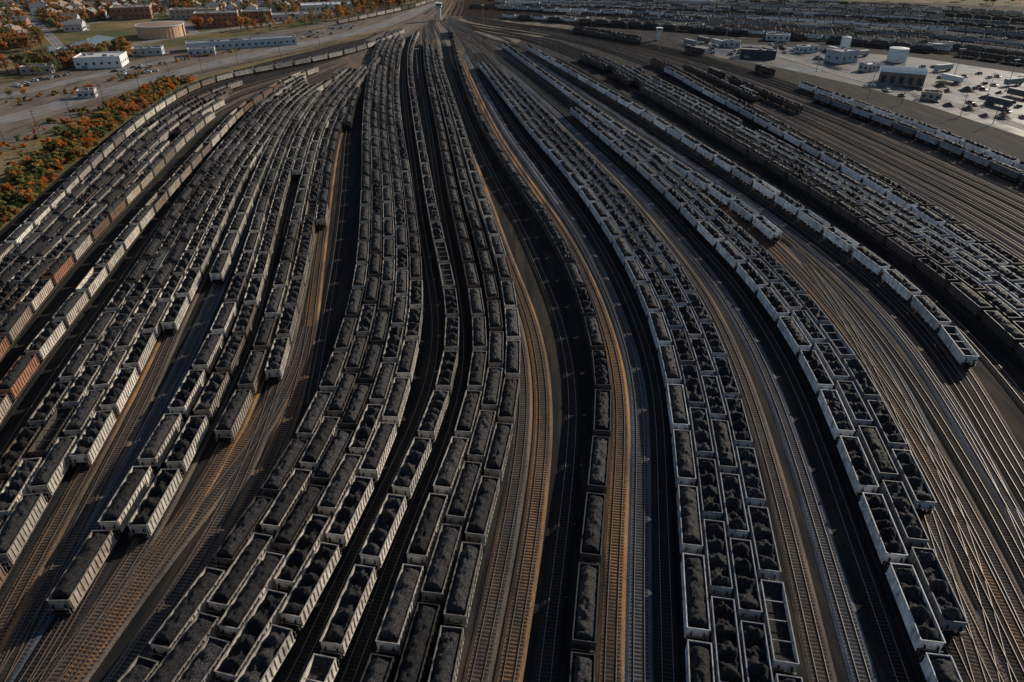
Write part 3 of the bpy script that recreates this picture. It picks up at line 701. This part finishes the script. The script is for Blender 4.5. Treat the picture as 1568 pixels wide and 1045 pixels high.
def mast():
    b=MB(); b.cyl((0,0,0),.22,17,'galv',n=8,r2=.1); b.box(-1.6,1.6,-.08,.08,16.6,16.8,'galv')
    for x in (-1.5,-.5,.5,1.5): b.box(x-.25,x+.25,-.35,.35,16.8,17.05,'white')
    b.box(-.5,.5,-.5,.5,0,.4,'kerb'); return b.mesh('light_mast')
def upole():
    b=MB(); b.cyl((0,0,0),.17,11,'bark',n=7,r2=.1); b.box(-1.3,1.3,-.07,.07,10,10.15,'bark'); b.box(-.9,.9,-.07,.07,9.1,9.22,'bark')
    for x in (-1.2,-.6,.6,1.2): b.cyl((x,0,10.15),.05,.2,'white',n=6)
    return b.mesh('utility_pole')
mm=mast(); up=upole()
for im in ((640,120),(1010,75),(960,52),(1110,70),(1330,150),(1505,165),(1460,120),(1540,140),(560,28),(740,40),(1290,60),(1250,110),(905,40),(1130,100),(480,40),(1400,60),(1500,80)):
    x,y=plan(*im); obj('light_mast',mm,(x,y,0),random.uniform(-.4,.4))
for im in ((10,225),(60,205),(112,190),(160,160),(215,140),(262,125),(310,112),(365,100),(430,88),(490,72),(100,105),(170,88),(225,100),(290,72),(340,62),(400,50),(0,135),(50,125),(1520,190),(1470,178),(1380,160),(1090,78),(1180,98)):
    x,y=plan(*im); obj('utility_pole',up,(x,y,0),.3)
def loco():
    b=MB()
    b.box(-1.5,1.5,-10,10,1.15,1.5,'locopaint'); b.box(-.95,.95,-9.2,5.6,1.5,4.2,'locopaint'); b.box(-1.45,1.45,5.6,8.0,1.5,4.5,'locopaint')
    b.prism([(8.0,1.5),(9.6,1.5),(9.6,2.6),(8.0,3.2)],-.95,.95,'locopaint'); b.box(-1.2,1.2,8.0,8.04,3.4,4.2,'glass')
    for sx in (-1,1): b.box(sx*1.45-.03,sx*1.45+.03,6.1,7.5,3.2,4.1,'glass'); b.box(sx*1.47-.03,sx*1.47+.03,-9.8,5.5,2.45,2.5,'trim')
    for cy in (-7.5,-5.5): b.cyl((0,cy,4.2),.75,.25,'under',n=14)
    b.box(-1.3,1.3,-4,-2.2,3.5,4.3,'locopaint'); b.box(-.6,.6,0,1.4,4.2,4.5,'galv'); b.box(-1.35,1.35,-2.6,2.6,.35,1.15,'under')
    for sy in (-6.4,6.4):
        for sx in (-1,1): b.box(sx*1.05-.1,sx*1.05+.1,sy-2.4,sy+2.4,.4,.9,'under')
        for wy in (-1.8,0,1.8):
            for sx in (-1,1): b.cyl((sx*.82-.07,sy+wy,.5),.5,.14,'wheel',n=12,axis='x')
    for sy in (-1,1): b.box(-.15,.15,min(sy*10,sy*10.5),max(sy*10,sy*10.5),.8,1.1,'under')
    return b.mesh('diesel_locomotive')
lm=loco()
def put_on(cv,row,off=0):
    D=Dof(row); x=float(cv(D)); x2=float(cv(D+6)); pts=[(x,D),(x,D+5),(x,D-5)]
    if free(pts): 
        for q in pts: occ.setdefault((int(q[0]//3),int(q[1]//3)),[]).append(q)
        obj('diesel_locomotive',lm,(x,D,.5),math.atan2(-(x2-x),6))
put_on(Hc,50); put_on(Hc,45); put_on(lerp_cv(MR,O1,.34),140); put_on(lerp_cv(MR,O1,.5),110); put_on(lerp_cv(MR,O1,.58),105); put_on(off_cv(O1,14),75); put_on(off_cv(O1,14),105)
def pcar():
    b=MB(); b.prism([(-2.2,.3),(2.2,.3),(2.25,.75),(1.2,.92),(-1.9,.95),(-2.25,.8)],-.88,.88,'carpaint')
    b.prism([(1.1,.93),(.5,1.42),(-1.1,1.45),(-1.8,.96)],-.76,.76,'glass'); b.prism([(.45,1.425),(.4,1.47),(-1.0,1.49),(-1.05,1.455)],-.7,.7,'carpaint')
    for sx in (-1,1):
        for wy in (-1.35,1.35): b.cyl((sx*.82-.1,wy,.33),.33,.2,'under',n=12,axis='x')
    return b.mesh('parked_car')
def trailer():
    b=MB(); b.box(-1.3,1.3,-6.5,6.5,1.1,4,'carpaint'); b.box(-1.1,1.1,-6.3,6.3,.9,1.1,'under')
    for wy in (-5,-3.8):
        for sx in (-1,1): b.cyl((sx*1.0-.15,wy,.5),.5,.3,'under',n=12,axis='x')
    b.box(-.9,-.7,4,4.2,0,.9,'under'); b.box(.7,.9,4,4.2,0,.9,'under'); return b.mesh('box_trailer')
pc=pcar(); tl=trailer(); CC=[(.6,.6,.6),(.7,.7,.7),(.03,.03,.03),(.2,.2,.22),(.10,.10,.11),(.05,.06,.08),(.4,.4,.38)]
for poly,n,s in (([(1180,66),(1330,78),(1330,90),(1180,80)],46,1),([(1400,98),(1568,120),(1568,200),(1410,150)],26,2),([(150,112),(220,100),(250,108),(170,124)],14,3),([(1040,66),(1180,76),(1180,90),(1060,80)],34,4),([(20,130),(110,112),(110,118),(20,138)],12,5),([(430,60),(540,36),(560,42),(450,66)],20,6),([(1300,120),(1340,132),(1400,150),(1380,150)],10,7)):
    for x,y in scatter(poly,n,s):
        if clear(x,y,0): 
            obj('parked_car',pc,(x,y,.04),rnd.choice((.3,1.87))+rnd.uniform(-.05,.05),color=rnd.choice(CC)); keep.append((x,y,3))
for poly,n,s in (([(1200,72),(1330,86),(1330,92),(1200,80)],14,21),([(1430,105),(1568,130),(1568,180),(1440,150)],8,22),([(1040,62),(1120,68),(1120,76),(1040,70)],8,23)):
    for x,y in scatter(poly,n,s):
        if clear(x,y,4): obj('box_trailer',tl,(x,y,.04),rnd.choice((.4,1.9)),color=rnd.choice(CC)); keep.append((x,y,7))

# ------------------------------------------------------------------ light, sky, camera
AZ=math.radians(50); EL=math.radians(24)
Sv=Vector((math.sin(AZ)*math.cos(EL),math.cos(AZ)*math.cos(EL),math.sin(EL)))
sl=bpy.data.lights.new('sun','SUN'); sl.energy=5.0; sl.angle=math.radians(.5); sl.color=(1,.89,.74)
so=bpy.data.objects.new('sun',sl); COL.objects.link(so); so.rotation_euler=Sv.to_track_quat('Z','Y').to_euler()
w=bpy.data.worlds.new('World'); scene.world=w; w.use_nodes=True; nt=w.node_tree
sk=nt.nodes.new('ShaderNodeTexSky'); sk.sky_type='NISHITA'; sk.sun_disc=False; sk.sun_elevation=EL; sk.sun_rotation=AZ
nt.links.new(sk.outputs[0],nt.nodes['Background'].inputs['Color']); nt.nodes['Background'].inputs['Strength'].default_value=.09
cam=bpy.data.cameras.new('camera'); cam.lens=36*F/1568; cam.sensor_width=36; cam.clip_end=20000; cam.clip_start=.5
co=bpy.data.objects.new('camera',cam); COL.objects.link(co); co.location=(0,0,H); co.rotation_euler=(math.pi/2-TH,0,0); scene.camera=co
scene.view_settings.view_transform='Standard'; scene.view_settings.look='None'; scene.view_settings.exposure=0
print('done',len(bpy.data.objects),time.time()-T0)
